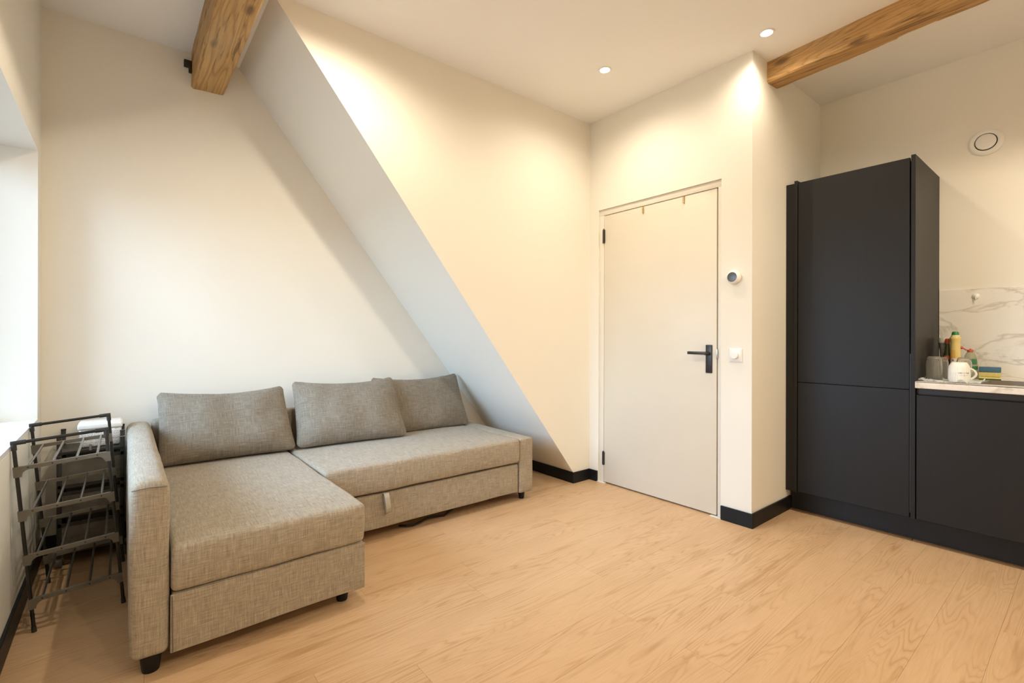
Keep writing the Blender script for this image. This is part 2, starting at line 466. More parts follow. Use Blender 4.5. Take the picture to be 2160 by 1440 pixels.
# baseboards
def board(name, x0, x1, y0, y1, h, label):
    b = NB(); box(b, x0, x1, y0, y1, 0, h, .0015, 1)
    finish(b, name, M_BLACKPAINT, kind=ST, label=label, smooth=False)
board('baseboard_left', XW, XW+.012, YF, YB, .09, 'black baseboard along the window wall')
board('baseboard_back', XW+.012, 2.75, YB-.012, YB, .09, 'black baseboard behind the sofa')
board('baseboard_slope', 2.757, 2.770, YS-.012, YB-.012, .085, 'black baseboard under the sloping wall')
board('baseboard_corner', 2.770, XD-.012, YS-.012, YS, .085, 'short black baseboard left of the door corner')
board('baseboard_hinge', XD-.012, XD, DY1+.004, YS, .085, 'black baseboard stub beside the door hinges')
board('baseboard_right', XD-.012, XD, YN-.012, DY0-.003, .088, 'black baseboard on the pier right of the door')
board('baseboard_pier', XD, 3.506, YN-.012, YN, .088, 'black baseboard running from pier to kitchen')

# door frame and door
XF = XD+.011
b = NB(); box(b, XF, XD+.07, DY0, 1.5635, 0, 2.112, .002); jr = None
trim = finish(b, 'trim_1', M_WHITEGLOSS, kind=ST, label='off white door frame set into the wall')
b = NB(); box(b, XF, XD+.07, 2.5015, DY1, 0, 2.112, .002); finish(b, 'jamb', M_WHITEGLOSS, trim)
b = NB(); box(b, XF, XD+.07, DY0, DY1, 2.112, DZ, .002); finish(b, 'head', M_WHITEGLOSS, trim)
for y0, y1 in ((2.478, 2.555), (1.528, 1.605)):
    b = NB(); box(b, XD-.012, XF+.004, y0, y1, 0, .006, .002); finish(b, 'frame_foot', M_WHITEGLOSS, trim)
b = NB(); box(b, XD-.002, XF+.004, 1.5605, 1.5675, 1.015, 1.075, .001); finish(b, 'strike_plate', M_STEEL, trim)
b = NB(); box(b, XF, XD+.055, 1.5715, 2.4985, .010, 2.1065, .002)
door = finish(b, 'door_1', M_DOOR, kind=ST, label='flush off white door with a black lever')
b = NB(); box(b, XF-.009, XF+.001, 1.599, 1.643, .919, 1.102, .004)
hp = finish(b, 'handle_plate', M_BLACKMETAL, door)
b = NB(); cyl(b, (XF-.05, 1.622, 1.047), (XF-.004, 1.622, 1.047), .011, seg=16)
box(b, XF-.060, XF-.040, 1.612, 1.744, 1.039, 1.058, .004)
finish(b, 'lever', M_BLACKMETAL, hp)
b = NB(); cyl(b, (XF-.011, 1.622, .94), (XF-.004, 1.622, .94), .005, seg=12); finish(b, 'screw', M_HOLE, hp)
for z0, z1 in ((1.893, 1.998), (.143, .244)):
    b = NB(); cyl(b, (XF-.006, 2.5, z0), (XF-.006, 2.5, z1), .0075, seg=12); cyl(b, (XF-.006, 2.5, z1), (XF-.006, 2.5, z1+.008), .004, seg=8)
    box(b, XF-.003, XF+.001, 2.49, 2.515, z0, z1, .001)
    finish(b, 'hinge', M_BLACKMETAL, door)

# ---------------------------------------------------------------- ceiling spotlights
for i, (x, y, lab, watts) in enumerate(SPOTS):
    e = empty('ceiling_spotlight', (x, y, ZC), lab, 'spotlight', 'recessed ceiling spotlights')
    b = NB(); lathe(b, [(.030, -.001), (.031, -.004), (.041, -.005), (.043, -.001), (.043, 0)], 32)
    finish(b, 'trim_ring', M_PLASTIC, e)
    b = NB(); lathe(b, [(0, -.0045), (.022, -.0042), (.030, -.002)], 32)
    finish(b, 'lens', M_LENS, e)
    L = bpy.data.lights.new('spot_lamp', 'SPOT'); L.energy = LAMP_W*watts; L.color = LAMP_C
    L.spot_size = math.radians(168); L.spot_blend = 1.0 if i < 2 else .62; L.shadow_soft_size = .022
    lo = bpy.data.objects.new('spot_lamp', L); COL.objects.link(lo); lo.parent = e; lo.location = (0, 0, -.03)

# ---------------------------------------------------------------- beams
def beam(name, stations, label, amp):
    """stations: (y, [(x,z) x4]) cross-sections, subdivided and roughened"""
    b = NB(); rings = []
    def lerp(p, q, t): return (p[0]+(q[0]-p[0])*t, p[1]+(q[1]-p[1])*t)
    for y, sec in stations:
        ring = []
        for k in range(4):
            for t in (0, .06, .35, .65, .94):
                x, z = lerp(sec[k], sec[(k+1) % 4], t)
                n = noise.noise(Vector((x*14, y*5, z*14)))*amp + (noise.noise(Vector((x*40, y*22, z*40)))*amp*.8 if t in (0, .06, .94) else 0)
                cxm = sum(p[0] for p in sec)/4; czm = sum(p[1] for p in sec)/4
                dx, dz = x-cxm, z-czm; L = math.hypot(dx, dz)
                k2 = -.006 if t == 0 else 0
                ring.append(b.verts.new((x+dx/L*(n+k2), y, z+dz/L*(n+k2))))
        rings.append(ring)
    m = len(rings[0])
    for A, B in zip(rings, rings[1:]):
        for k in range(m): b.faces.new((A[k], A[(k+1) % m], B[(k+1) % m], B[k]))
    b.faces.new(rings[0]); b.faces.new(rings[-1][::-1])
    return finish(b, name, M_BEAM, label=label, cat='beam', angle=28)
def seq(a, c, n): return [a+(c-a)*i/n for i in range(n+1)]
z0 = 2.668
beam('ceiling_beam', [(y, [(.329, ZC+.012), (.329, z0), (.503, z0+.008), (.503, ZC+.012)]) for y in seq(YB+.004, YF, 90)],
     'rough timber ceiling beam over the sofa, ending on the back wall', .0035)
def xl(y): return 3.150-.083*(YN-y)          # the beam runs slightly askew
def xr(y):
    return xl(y)+.156-(.012 if .545 < y < .706 else 0)-(.004 if y <= .545 else 0)
ys = sorted(set(seq(YN+.004, YF, 110)+[.712, .700, .552, .540]), reverse=True)
beam('ceiling_beam', [(y, [(xl(y), ZC+.012), (xl(y), 2.752), (xr(y), 2.760), (xr(y)+.01, ZC+.012)]) for y in ys],
     'rough timber ceiling beam above the kitchen, starting at the pier', .0035)
b = NB(); box(b, .289, .331, YB-.03, YB-.002, 2.783, 2.822, .003); box(b, .313, .331, YB-.032, YB-.001, 2.755, 2.80, .003)
finish(b, 'beam_anchor', plain('dark_iron', (.035, .022, .010), .55, .4), label='dark iron anchor plate at the end of the sofa-side beam', cat='bracket')

# ---------------------------------------------------------------- sofa
sofa = empty('corner_sofa', (.9, 2.8, 0), 'grey beige linen corner sofa bed with chaise on the left', 'sofa')
def sp(bm, name, mat=M_LINEN, parent=None, label=None):
    p = parent or sofa
    o = finish(bm, name, mat, p, label=label, angle=60)
    o.location = -Vector(sofa.location) if p is sofa else (0, 0, 0); return o
def wob(a, f, seed=0):
    return lambda P, h, c: (noise.noise(Vector((P.y*f+seed, P.z*f, 1)))*a, noise.noise(Vector((P.x*f+seed, P.z*f, 5)))*a, noise.noise(Vector((P.x*f, P.y*f+seed, 9)))*a)
YC, YM, YK = 2.012, 2.57, 3.385
def armfn(P, h, c):
    o = Vector(wob(.003, 7)(P, h, c))
    if P.z > h.z-.09:
        t = (P.z-(h.z-.09))/.09; o.z += .012*max(0, 1-(P.x/h.x)**2)*t
    return o
sp(rbox(.021, .130, YC, 3.47, .068, .655, .028, .045, armfn), 'armrest')
sp(rbox(2.162, 2.284, YM+.005, 3.47, .055, .436, .014, .05, wob(.002, 6, 2)), 'armrest', label='low right armrest')
sp(rbox(.132, 2.16, YK, 3.475, .10, .672, .02, .06, wob(.003, 6, 4)), 'backrest')
def seatfn(P, h, c):
    o = Vector(wob(.004, 5, 7)(P, h, c))
    if P.z > 0: o.z += .010*max(0, 1-(P.x/h.x)**4)*max(0, 1-(P.y/h.y)**4)
    if P.y < -h.y+.03: o.y += -.006*math.cos(P.z/h.z*1.4)
    return o
sp(rbox(.134, .820, YC, YK-.002, .266, .432, .022, .04, seatfn), 'chaise_cushion')
sp(rbox(.826, 2.158, YM, YK-.002, .274, .436, .020, .04, seatfn), 'seat_cushion')
sp(rbox(.136, .816, YC+.012, YK-.002, .068, .264, .010, .05, wob(.003, 5, 3)), 'chaise_base')
def flapfn(P, h, c): return (0, .003*math.sin(P.x*9), .004*math.sin(P.x*4+1) if P.z < 0 else 0)
fl = sp(rbox(.131, .819, YC+.003, YC+.012, .064, .262, .0035, .04, flapfn), 'front_flap')
b = NB(); tube(b, [(.138, YC+.001, .068), (.137, YC+.0005, .16), (.136, YC+.001, .258)], .0016, 6); sp(b, 'seam', M_LINEN_SHADED)
b = NB(); tube(b, [(.026, YC-.0005, .640), (.074, YC-.002, .644), (.122, YC-.0005, .640)], .0016, 6); sp(b, 'seam', M_LINEN_SHADED)
sp(rbox(.830, 2.156, YM+.014, YK-.002, .066, .262, .010, .05, wob(.003, 5, 9)), 'pull_out_base')
def leg(x, y, r0, r1, h, nm='leg'):
    b = NB(); lathe(b, [(0, 0), (r1*.95, 0), (r1, .004), (r0, h), (0, h)], 20, c=(x, y, 0)); sp(b, nm, M_BLACKPAINT)
leg(.080, 2.074, .034, .026, .074); leg(.752, 2.106, .030, .023, .074)
leg(2.222, 2.63, .026, .019, .066); leg(.08, 3.38, .030, .024, .074); leg(2.222, 3.40, .026, .02, .066); leg(.752, 3.30, .03, .024, .074)
leg(2.02, 2.75, .016, .014, .07, 'glide')
# pull loop on the drawer front
def strip(pts, w, th, ax):
    b = NB(); n = len(pts); A = []
    for i, p in enumerate(pts):
        p = Vector(p); d = (Vector(pts[min(i+1, n-1)])-Vector(pts[max(i-1, 0)])).normalized(); nn = d.cross(Vector(ax)).normalized()*th/2; s = Vector(ax)*w/2
        A.append([b.verts.new(p-s-nn), b.verts.new(p+s-nn), b.verts.new(p+s+nn), b.verts.new(p-s+nn)])
    for P, Q in zip(A, A[1:]):
        for k in range(4): b.faces.new((P[k], P[(k+1) % 4], Q[(k+1) % 4], Q[k]))
    b.faces.new(A[0]); b.faces.new(A[-1][::-1]); return b
tabx = 1.168
pts = [(tabx, YM+.014, .262), (tabx, YM-.004, .258), (tabx, YM-.014, .235), (tabx+.004, YM-.020, .20), (tabx+.006, YM-.022, .165),
       (tabx+.006, YM-.018, .158), (tabx+.004, YM-.012, .168), (tabx+.002, YM-.004, .21), (tabx, YM+.012, .25)]
sp(strip(pts, .030, .0025, (1, 0, 0)), 'pull_loop', M_STRAP, label='pale webbing pull loop')

# loose back cushions
def cushion(W, H, TH, seed):
    nu, nv = 44, 30
    b = NB(); uvl = b.loops.layers.uv.new('UVMap'); G = {}
    def edge(t): return math.sin(t*math.pi/2)
    for s in (0, 1):
        for i in range(nu+1):
            for j in range(nv+1):
                u, v = edge(-1+2*i/nu), edge(-1+2*j/nv)
                brd = i in (0, nu) or j in (0, nv)
                if s and brd: G[s, i, j] = G[0, i, j]; continue
                x = W/2*u*(1-.025*(1-v*v)); z = H/2*v
                if v > 0: z -= .036*(1-u*u)*v
                else: z += .004*(1-u*u)*(-v)
                # rounded corners
                cr = .042; ex, ez = abs(x)-(W/2-cr), abs(z)-(H/2-cr)
                if ex > 0 and ez > 0:
                    L = math.hypot(ex, ez)
                    if L > cr: x -= math.copysign(ex*(1-cr/L), x); z -= math.copysign(ez*(1-cr/L), z)
                if u > 0: x *= 1-.03-.06*v
                t = TH/2*((1-abs(u)**3.2)**.55)*((1-abs(v)**3.2)**.55)*(1-.16*v)
                y = (-1 if s == 0 else 1)*t
                fade = max(0, 1-((1-abs(u))*5)**2)+max(0, 1-((1-abs(v))*5)**2)
                wr = noise.noise(Vector((x*7+seed, z*7, s*3.)))*.014 + noise.noise(Vector((x*26+seed, z*26, s)))*.0035*min(1, fade) \
                    + .004*math.sin(z*42+seed+3*u)*max(0, abs(u)-.72)/.28*noise.noise(Vector((z*9, seed, u)))*2
                if not brd: y += (-1 if s == 0 else 1)*wr*min(1, t/.03)
                else: z += noise.noise(Vector((x*22+seed, z*22, 2)))*.004; x += noise.noise(Vector((x*5, z*24+seed, 4)))*.004
                G[s, i, j] = b.verts.new((x, y, z))
    for s in (0, 1):
        for i in range(nu):
            for j in range(nv):
                q = ((i, j), (i+1, j), (i+1, j+1), (i, j+1))
                f = b.faces.new([G[s, a, c] for a, c in (q if s == 0 else q[::-1])])
                for lp, (a, c) in zip(f.loops, (q if s == 0 else q[::-1])):
                    lp[uvl].uv = (W/2*edge(-1+2*a/nu)+seed, H/2*edge(-1+2*c/nv)+s*2)
    return b
def place_cushion(W, H, TH, x, y, z, lean, rz, roll, seed, label):
    o = finish(cushion(W, H, TH, seed), 'back_cushion', M_LINEN_SHADED, label=label, cat='cushion', group='back cushions on the sofa', angle=80)
    o.matrix_world = Matrix.Translation((x, y, z)) @ Matrix.Rotation(rz, 4, 'Z') @ Matrix.Rotation(-lean, 4, 'X') @ Matrix.Rotation(roll, 4, 'Y')
    return o
R = math.radians
place_cushion(.690, .430, .175, .497, 3.283, .640, R(26), R(-1), R(0), 1.3, 'left back cushion beside the tall armrest, on the chaise')
place_cushion(.715, .450, .175, 1.213, 3.238, .654, R(26), R(-5), R(0), 4.1, 'middle back cushion lapping over the one to its right')
place_cushion(.775, .43, .115, 1.797, 3.318, .648, R(18), R(1), R(0), 7.7, 'right back cushion under the slope, half behind its neighbour')

# cord under the sofa
b = NB(); tube(b, [(1.30, 2.68, .012), (1.33, 2.645, .016), (1.37, 2.635, .012), (1.42, 2.65, .010), (1.48, 2.66, .022), (1.54, 2.67, .014), (1.60, 2.66, .010), (1.68, 2.68, .03), (1.74, 2.72, .04)], .006, 8)
finish(b, 'floor_cord', M_BLACKPAINT, label='dark cord lying on the floor under the sofa front', cat='cord')

# ---------------------------------------------------------------- shoe rack (leans towards the window wall)
rack = empty('shoe_rack', (-.262, 2.622, 0), 'dark metal four tier shoe rack leaning against the window wall', 'shoe rack', rot=(0, R(-4.5), 0))
RW, RD, RH = .271, .478, .742
SH = [.121, .295, .469, .640]
for yk in (0, RD):
    for xk in (0, RW):
        b = NB(); cyl(b, (xk, yk, .012), (xk, yk, RH), .0062, seg=12); p = finish(b, 'post', M_RACK, rack)
        b = NB(); cyl(b, (xk, yk, 0), (xk, yk, .022), .0085, .0075, seg=12); finish(b, 'foot', M_BLACKMETAL, p)
        b = NB(); cyl(b, (xk, yk, RH-.028), (xk, yk, RH+.006), .0085, seg=12)
        s = 1 if xk == 0 else -1
        cyl(b, (xk-s*.008, yk, RH), (xk+s*.034, yk, RH), .0085, seg=12); finish(b, 'corner_sleeve', M_BLACKMETAL, p)
    b = NB(); cyl(b, (.01, yk, RH), (RW-.01, yk, RH), .0062, seg=12); finish(b, 'top_bar', M_RACK, rack)
    for z in SH:
        hw = .0095
        top = z+.010
        poly = [(-.009, top), (RW+.006, top), (RW+.006, z-.030), (RW-.012, z-.030)]
        for k in range(7):
            t = k/6*math.pi/2; poly.append((RW-.013-.024*(1-math.cos(t)), z-.029+.024*math.sin(t)))
        for k in range(7):
            t = (1-k/6)*math.pi/2; poly.append((.013+.024*(1-math.cos(t)), z-.029+.024*math.sin(t)))
        poly += [(.012, z-.030), (-.009, z-.030)]
        b = NB(); prism(b, poly, 'y', yk-hw*.75, yk+hw*.75)
        rail = finish(b, 'shelf_rail', M_RACKPL, rack, angle=30)
        for fx in (.12, .375, .635, .87):
            b = NB(); yo = yk-hw*.75 if yk == 0 else yk+hw*.75
            cyl(b, (fx*RW, yo-.0008, z+.003), (fx*RW, yo+.0008, z+.003), .0026, seg=10); finish(b, 'screw_hole', M_HOLE, rail)
for z in SH:
    for fx in (.12, .375, .635, .87):
        b = NB(); cyl(b, (fx*RW, .004, z+.006), (fx*RW, RD-.004, z+.006), .0047, seg=12); finish(b, 'rod', M_ROD, rack)

# ---------------------------------------------------------------- trolley with mesh baskets
CX0, CX1, CY0, CY1 = -.247, .012, 3.255, 3.49
cart = empty('storage_trolley', ((CX0+CX1)/2, (CY0+CY1)/2, 0), 'black three basket mesh trolley behind the shoe rack', 'trolley')
def cp(bm, name, mat, parent=None, **k):
    o = finish(bm, name, mat, parent or cart, **k)
    if parent is None: o.location = -Vector(cart.location)
    return o
for x in (CX0+.008, CX1-.008):
    for y in (CY0+.008, CY1-.008):
        b = NB(); box(b, x-.010, x+.010, y-.007, y+.007, .045, .650, .003); cyl(b, (x, y, .648), (x, y, .656), .011, seg=12)
        cp(b, 'post', M_BLACKMETAL)
        b = NB(); cyl(b, (x-.011, y, .022), (x+.011, y, .022), .021, seg=20); box(b, x-.014, x+.014, y-.006, y+.012, .028, .05, .002)
        cp(b, 'caster', M_CASTER)
b = NB(); tube(b, [(CX0-.004, CY0-.004, .626), (CX1+.002, CY0-.004, .624)], .0022, 6); tube(b, [(CX0-.004, CY1-.002, .626), (CX1+.002, CY1-.002, .624)], .0022, 6)
tube(b, [(CX0-.003, CY0-.004, .625), (CX0-.003, CY1-.002, .625)], .0022, 6); tube(b, [(CX1, CY0-.004, .625), (CX1, CY1-.002, .625)], .0022, 6)
tube(b, [(CX0+.125, CY0-.004, .570), (CX0+.125, CY0-.004, .60)], .006, 8)
cp(b, 'gallery_rail', M_ALU)
b = NB(); box(b, CX0, CX1, CY0, CY1, .558, .574, .003); cp(b, 'top_tray', M_BLACKMETAL)
for za, zb in ((.392, .545), (.246, .373), (.066, .218)):
    b = NB()
    x0, x1, y0, y1 = CX0+.006, CX1-.006, CY0+.004, CY1-.004
    for w in ((x0, x1, y0, y0+.0012), (x0, x1, y1-.0012, y1), (x0, x0+.0012, y0, y1), (x1-.0012, x1, y0, y1)): box(b, *w, za+.012, zb-.014)
    box(b, x0, x1, y0, y1, za+.004, za+.0052)
    bk = cp(boxuv(b), 'mesh_basket', M_PERF, smooth=False)
    b = NB()
    for z0_, z1_ in ((zb-.018, zb), (za, za+.016)):
        for w in ((x0-.003, x1+.003, y0-.003, y0+.003), (x0-.003, x1+.003, y1-.003, y1+.003), (x0-.003, x0+.003, y0, y1), (x1-.003, x1+.003, y0, y1)): box(b, *w, z0_, z1_)
    finish(b, 'rim', M_BLACKMETAL, bk, smooth=False)
# white embossed box on the trolley
wb = empty('storage_box', (-.085, 3.36, .575), 'white embossed plastic box standing on the black trolley', 'box')
def taper(bm, k, z0, z1):
    for v in bm.verts:
        t = 1-(1-k)*(1-(v.co.z-z0)/(z1-z0)); v.co.x *= t; v.co.y *= t
    return bm
b = NB(); uvl = None
box(b, -.086, .086, -.062, .062, 0, .092, .010, 3); boxuv(b); taper(b, .90, 0, .09); finish(b, 'body', M_EMBOSS, wb)
b = NB(); box(b, -.090, .090, -.066, .066, .092, .122, .008, 3); box(b, -.083, .083, -.059, .059, .120, .127, .003, 2); finish(b, 'lid', M_PLASTIC, wb)

# ---------------------------------------------------------------- kitchen
XC = 3.436
tall = empty('tall_cabinet', (3.7, .98, 0), 'tall black wood grain cabinet beside the pier', 'cabinet')
def tp(bm, name, mat=M_CAB, parent=None, root=tall, **k):
    o = finish(bm, name, mat, parent or root, smooth=False, **k)
    if parent is None: o.location = -Vector(root.location)
    return o
b = NB(); box(b, XC-.002, XK-.002, .668, .688, .138, 2.175, .001, 1); tp(b, 'side_panel')
b = NB(); box(b, XC-.002, XK-.002, 1.273, 1.291, .138, 2.178, .001, 1); tp(b, 'side_panel')
b = NB(); box(b, XC+.006, XC+.024, 1.2925, YN-.001, .138, 2.164, .001, 1); tp(b, 'filler_strip')
b = NB(); box(b, XC+.03, XK-.002, .689, 1.272, .142, 2.15); tp(b, 'carcass', M_BLACKPAINT)
b = NB(); box(b, XC+.004, XC+.023, .694, 1.270, .861, 2.164, .0015, 1); tp(b, 'door', label='upper door of the tall cabinet')
b = NB(); box(b, XC+.004, XC+.023, .694, 1.270, .142, .857, .0015, 1); tp(b, 'door', label='lower door of the tall cabinet')
b = NB(); box(b, XC+.005, XC+.024, .689, .693, .17, 1.06); tp(b, 'grip_profile', M_GRIP)
low = empty('base_cabinet', (3.7, .05, 0), 'black wood grain base cabinet under the marble worktop', 'cabinet')
b = NB(); box(b, XC+.03, XK-.002, -.60, .666, .142, .868); 
for f in [f for f in b.faces if f.normal.z > .9 or (f.calc_center_median().z > .86)]: b.faces.remove(f)
tp(b, 'carcass', M_BLACKPAINT, root=low)
for y0, y1 in ((.068, .664), (-.598, .065)):
    b = NB(); box(b, XC+.004, XC+.023, y0, y1, .142, .833, .0015, 1); tp(b, 'door', root=low)
b = NB(); box(b, XC+.024, XC+.032, -.60, .666, .838, .869); box(b, XC+.024, XC+.045, -.60, .666, .8365, .839)
tp(b, 'grip_rail', M_BLACKMETAL, root=low)
b = NB(); box(b, 3.507, 3.523, -.62, YN-.013, 0.001, .139, .001, 1)
finish(b, 'kickboard', M_CAB, label='black kickboard along the floor under the kitchen units', cat='plinth', smooth=False)
M_STRIP = plain('brown_strip', (.16, .085, .03), .5, nscale=30, var=.2)  # dark brown for the thin line at the foot of the kickboard
for nm, ya, yb in (('floor_strip_1', .692, YN-.013), ('floor_strip_2', -.62, .688)):
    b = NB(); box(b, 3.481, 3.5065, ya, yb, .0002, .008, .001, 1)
    finish(b, nm, M_STRIP, kind=ST, label='narrow brown strip on the floor along the kickboard', smooth=False)
# worktop with sink cut-out
WT, WB = .908, .871
SX0, SX1, SY0, SY1 = 3.495, 3.872, -.10, .418
b = NB()
outer = [(XC-.012, -.62), (XK-.001, -.62), (XK-.001, .667), (XC-.012, .667)]
inner = [(SX0, SY0), (SX1, SY0), (SX1, SY1), (SX0, SY1)]
vt = {}
for z in (WT, WB):
    for k, P in (('o', outer), ('i', inner)):
        vt[k, z] = [b.verts.new((x, y, z)) for x, y in P]
for i in range(4):
    j = (i+1) % 4
    for z in (WT, WB): b.faces.new((vt['o', z][i], vt['o', z][j], vt['i', z][j], vt['i', z][i]))
    for k in 'oi': b.faces.new((vt[k, WT][i], vt[k, WT][j], vt[k, WB][j], vt[k, WB][i]))
es = [e for e in b.edges if all(abs(v.co.x-(XC-.012)) < 1e-5 for v in e.verts) and abs(e.verts[0].co.z-e.verts[1].co.z) < 1e-5]
bmesh.ops.bevel(b, geom=es, offset=.004, segments=3, profile=.5, affect='EDGES')
finish(b, 'worktop', M_MARBLE, label='white marble worktop over the base cabinet', cat='worktop', angle=40)
b = NB()
def shell(x0, x1, y0, y1, z0, z1, t):
    box(b, x0, x1, y0, y1, z0, z0+t)
    for w in ((x0, x0+t, y0, y1), (x1-t, x1, y0, y1), (x0, x1, y0, y0+t), (x0, x1, y1-t, y1)): box(b, *w, z0, z1)
shell(SX0-.001, SX1+.001, SY0-.001, SY1+.001, .72, WT+.001, .004)
for w in ((SX0-.012, SX0+.003, SY0-.012, SY1+.012), (SX1-.003, SX1+.012, SY0-.012, SY1+.012), (SX0, SX1, SY0-.012, SY0+.003), (SX0, SX1, SY1-.003, SY1+.012)): box(b, *w, WT, WT+.002)
sink = finish(b, 'sink', M_STEEL, label='stainless steel sink bowl let into the worktop', cat='sink', smooth=False)
b = NB(); cyl(b, (3.70, .16, .724), (3.70, .16, .728), .04, seg=24); finish(b, 'drain', M_ALU, sink)
b = NB(); box(b, XK-.011, XK-.0005, -.62, .667, WT, 1.451, .001, 1)
finish(b, 'backsplash', M_MARBLE, label='veined marble splashback on the wall above the worktop', cat='splashback', smooth=False)

# wall fittings
def on_wall(axis_x, y, z): return Matrix.Translation((axis_x, y, z)) @ Matrix.Rotation(math.radians(-90), 4, 'Y')
def wl(bm_prof, x, y, z, seg=36):
    b = NB(); lathe(b, bm_prof, seg, mat=Matrix.Rotation(math.radians(-90), 4, 'Y')); return b
vent = empty('air_vent', (XK, .456, 2.330), 'round white ventilation valve high on the kitchen wall', 'vent')
finish(wl([(.055, 0), (.078, .001), (.079, .004), (.072, .010), (.060, .013), (.0515, .010), (.050, .002)], 0, 0, 0, 48), 'flange', M_PLASTIC, vent)
finish(wl([(0, .020), (.030, .019), (.043, .016), (.0465, .012), (.045, .004), (0, .003)], 0, 0, 0, 48), 'valve_disc', M_PLASTIC, vent)
finish(wl([(0, .001), (.054, .001), (.054, .003), (0, .003)], 0, 0, 0), 'duct_shadow', M_HOLE, vent)
hook = empty('wall_hook', (XK-.011, .497, 1.404), 'small white round hook stuck on the marble splashback', 'hook')
finish(wl([(0, .012), (.010, .011), (.016, .007), (.0175, 0)], 0, 0, 0), 'base', M_PLASTIC, hook)
b = NB(); tube(b, [(-.006, 0, .004), (-.018, 0, -.004), (-.022, 0, -.014), (-.016, 0, -.022)], .004, 8); finish(b, 'prong', M_PLASTIC, hook)
thermo = empty('thermostat', (XD, 1.449, 1.522), 'round white thermostat with dark display beside the door', 'thermostat')
finish(wl([(.036, 0), (.0405, .002), (.0425, .012), (.0415, .024), (.036, .034), (.030, .037)], 0, 0, 0, 48), 'housing', M_PLASTIC, thermo)
def screen_mat():
    a = N('dark_display'); a.set(Base_Color=a.mix(a.noise(a.obj(), 60, 2), (.05, .055, .055), (.11, .115, .11)), Roughness=.25); return a.m
M_SCREEN = screen_mat()
finish(wl([(0, .0375), (.024, .0375), (.0305, .0365), (.031, .034)], 0, 0, 0, 48), 'display', M_SCREEN, thermo)
dim = empty('dimmer_switch', (XD, 1.442, 1.040), 'square white rotary dimmer switch on the wall beside the door', 'switch')
b = NB(); box(b, -.010, 0, -.0415, .0415, -.0435, .0435, .004, 2)
for v in b.verts:
    if v.co.x < -.005: v.co.y *= .88; v.co.z *= .88
finish(b, 'plate', M_PLASTIC, dim)
finish(wl([(.0225, .009), (.0225, .022), (.0205, .025), (0, .0255)], 0, 0, 0), 'dial', M_PLASTIC, dim)
for y, z0_, lab in ((2.129, 2.052, 'thin brass over-door hook, left of the two on the door'), (1.801, 2.058, 'thin brass over-door hook, right of the two on the door')):
    e = empty('over_door_hook', (XF, y, 2.106), lab, 'hook', 'brass over-door hooks')
    b = NB(); box(b, -.0035, -.001, -.003, .004, z0_-2.106, .003, .0005, 1); box(b, -.0035, .03, -.003, .004, .001, .003, .0005, 1); finish(b, 'strap', M_BRASS, e)
    b = NB(); box(b, -.012, -.009, .004, .008, -.045, -.002, .0005, 1); box(b, -.012, -.001, .002, .007, -.046, -.042, .0005, 1); finish(b, 'prong', M_BRASS, e)

# ---------------------------------------------------------------- things on the worktop
Z = WT+.0005
# crumpled paper towel
b = NB(); nx, ny = 26, 40; G = []
for i in range(nx+1):
    row = []
    for j in range(ny+1):
        x = 3.455+.20*i/nx; y = .405+.255*j/ny
        n = abs(noise.noise(Vector((x*26, y*26, .3))))*.020+abs(noise.noise(Vector((x*60, y*60, 4))))*.007
        edge = max(0, abs(2*i/nx-1)**4, abs(2*j/ny-1)**4)
        under = min(math.hypot(x-3.548, y-.503)/.049, math.hypot(x-3.62, y-.620)/.041, 1)**6
        if x > 3.60 and y < .5: edge *= .3
        h = (n*(.35+1.3*edge))*under + .0012
        x += noise.noise(Vector((y*18, 0, i/nx*2)))*.012*edge; y += noise.noise(Vector((x*20, 5, 0)))*.010*edge*(1 if j < ny/2 else .4)
        row.append(b.verts.new((x, min(y, .662), Z+h)))
    G.append(row)
for i in range(nx):
    for j in range(ny): b.faces.new((G[i][j], G[i+1][j], G[i+1][j+1], G[i][j+1]))
bmesh.ops.solidify(b, geom=list(b.faces), thickness=.0006)
finish(b, 'paper_towel', plain('white_tissue', (.93, .93, .92), .9, bump=.2), label='crumpled white paper towel under the mug and glasses', cat='paper towel', angle=70)
# ribbed mug, upside down
mug = empty('mug', (3.548, .503, Z+.004), 'white ribbed mug standing upside down on the paper towel', 'mug')
rip = lambda t, z: .0010*math.cos(t*40) if .004 < z < .092 else 0
outp = [(.0435, 0), (.0448, .003), (.0455, .02), (.0453, .045), (.0444, .066), (.0418, .083), (.0368, .096), (.0325, .1035), (.0295, .1055), (.028, .1045), (0, .1035)]
innp = [(0, .099), (.030, .098), (.0390, .080), (.0415, .05), (.0422, .02), (.0420, .001), (.0435, 0)]
b = NB(); lathe(b, innp+outp[1:], 176, ripple=rip)
bmesh.ops.remove_doubles(b, verts=b.verts, dist=1e-5)
M_MUG = plain('white_glaze', (.84, .83, .77), .22, var=.02)
finish(b, 'cup', M_MUG, mug, angle=75)
# handle direction: to the right in the picture (towards -y, a little +x)
hd = Vector((.42, -.91, 0)).normalized()
b = NB(); tube(b, side=Vector((0, 0, 1)).cross(hd), r=.0058, seg=10, pts=[hd*.041+Vector((0, 0, .074))]+[hd*(.045+.025*math.sin(math.pi*k/10)**.75)+Vector((0, 0, .072-.058*k/10)) for k in range(0, 11)]+[hd*.041+Vector((0, 0, .013))])
finish(b, 'handle', M_MUG, mug, angle=80)
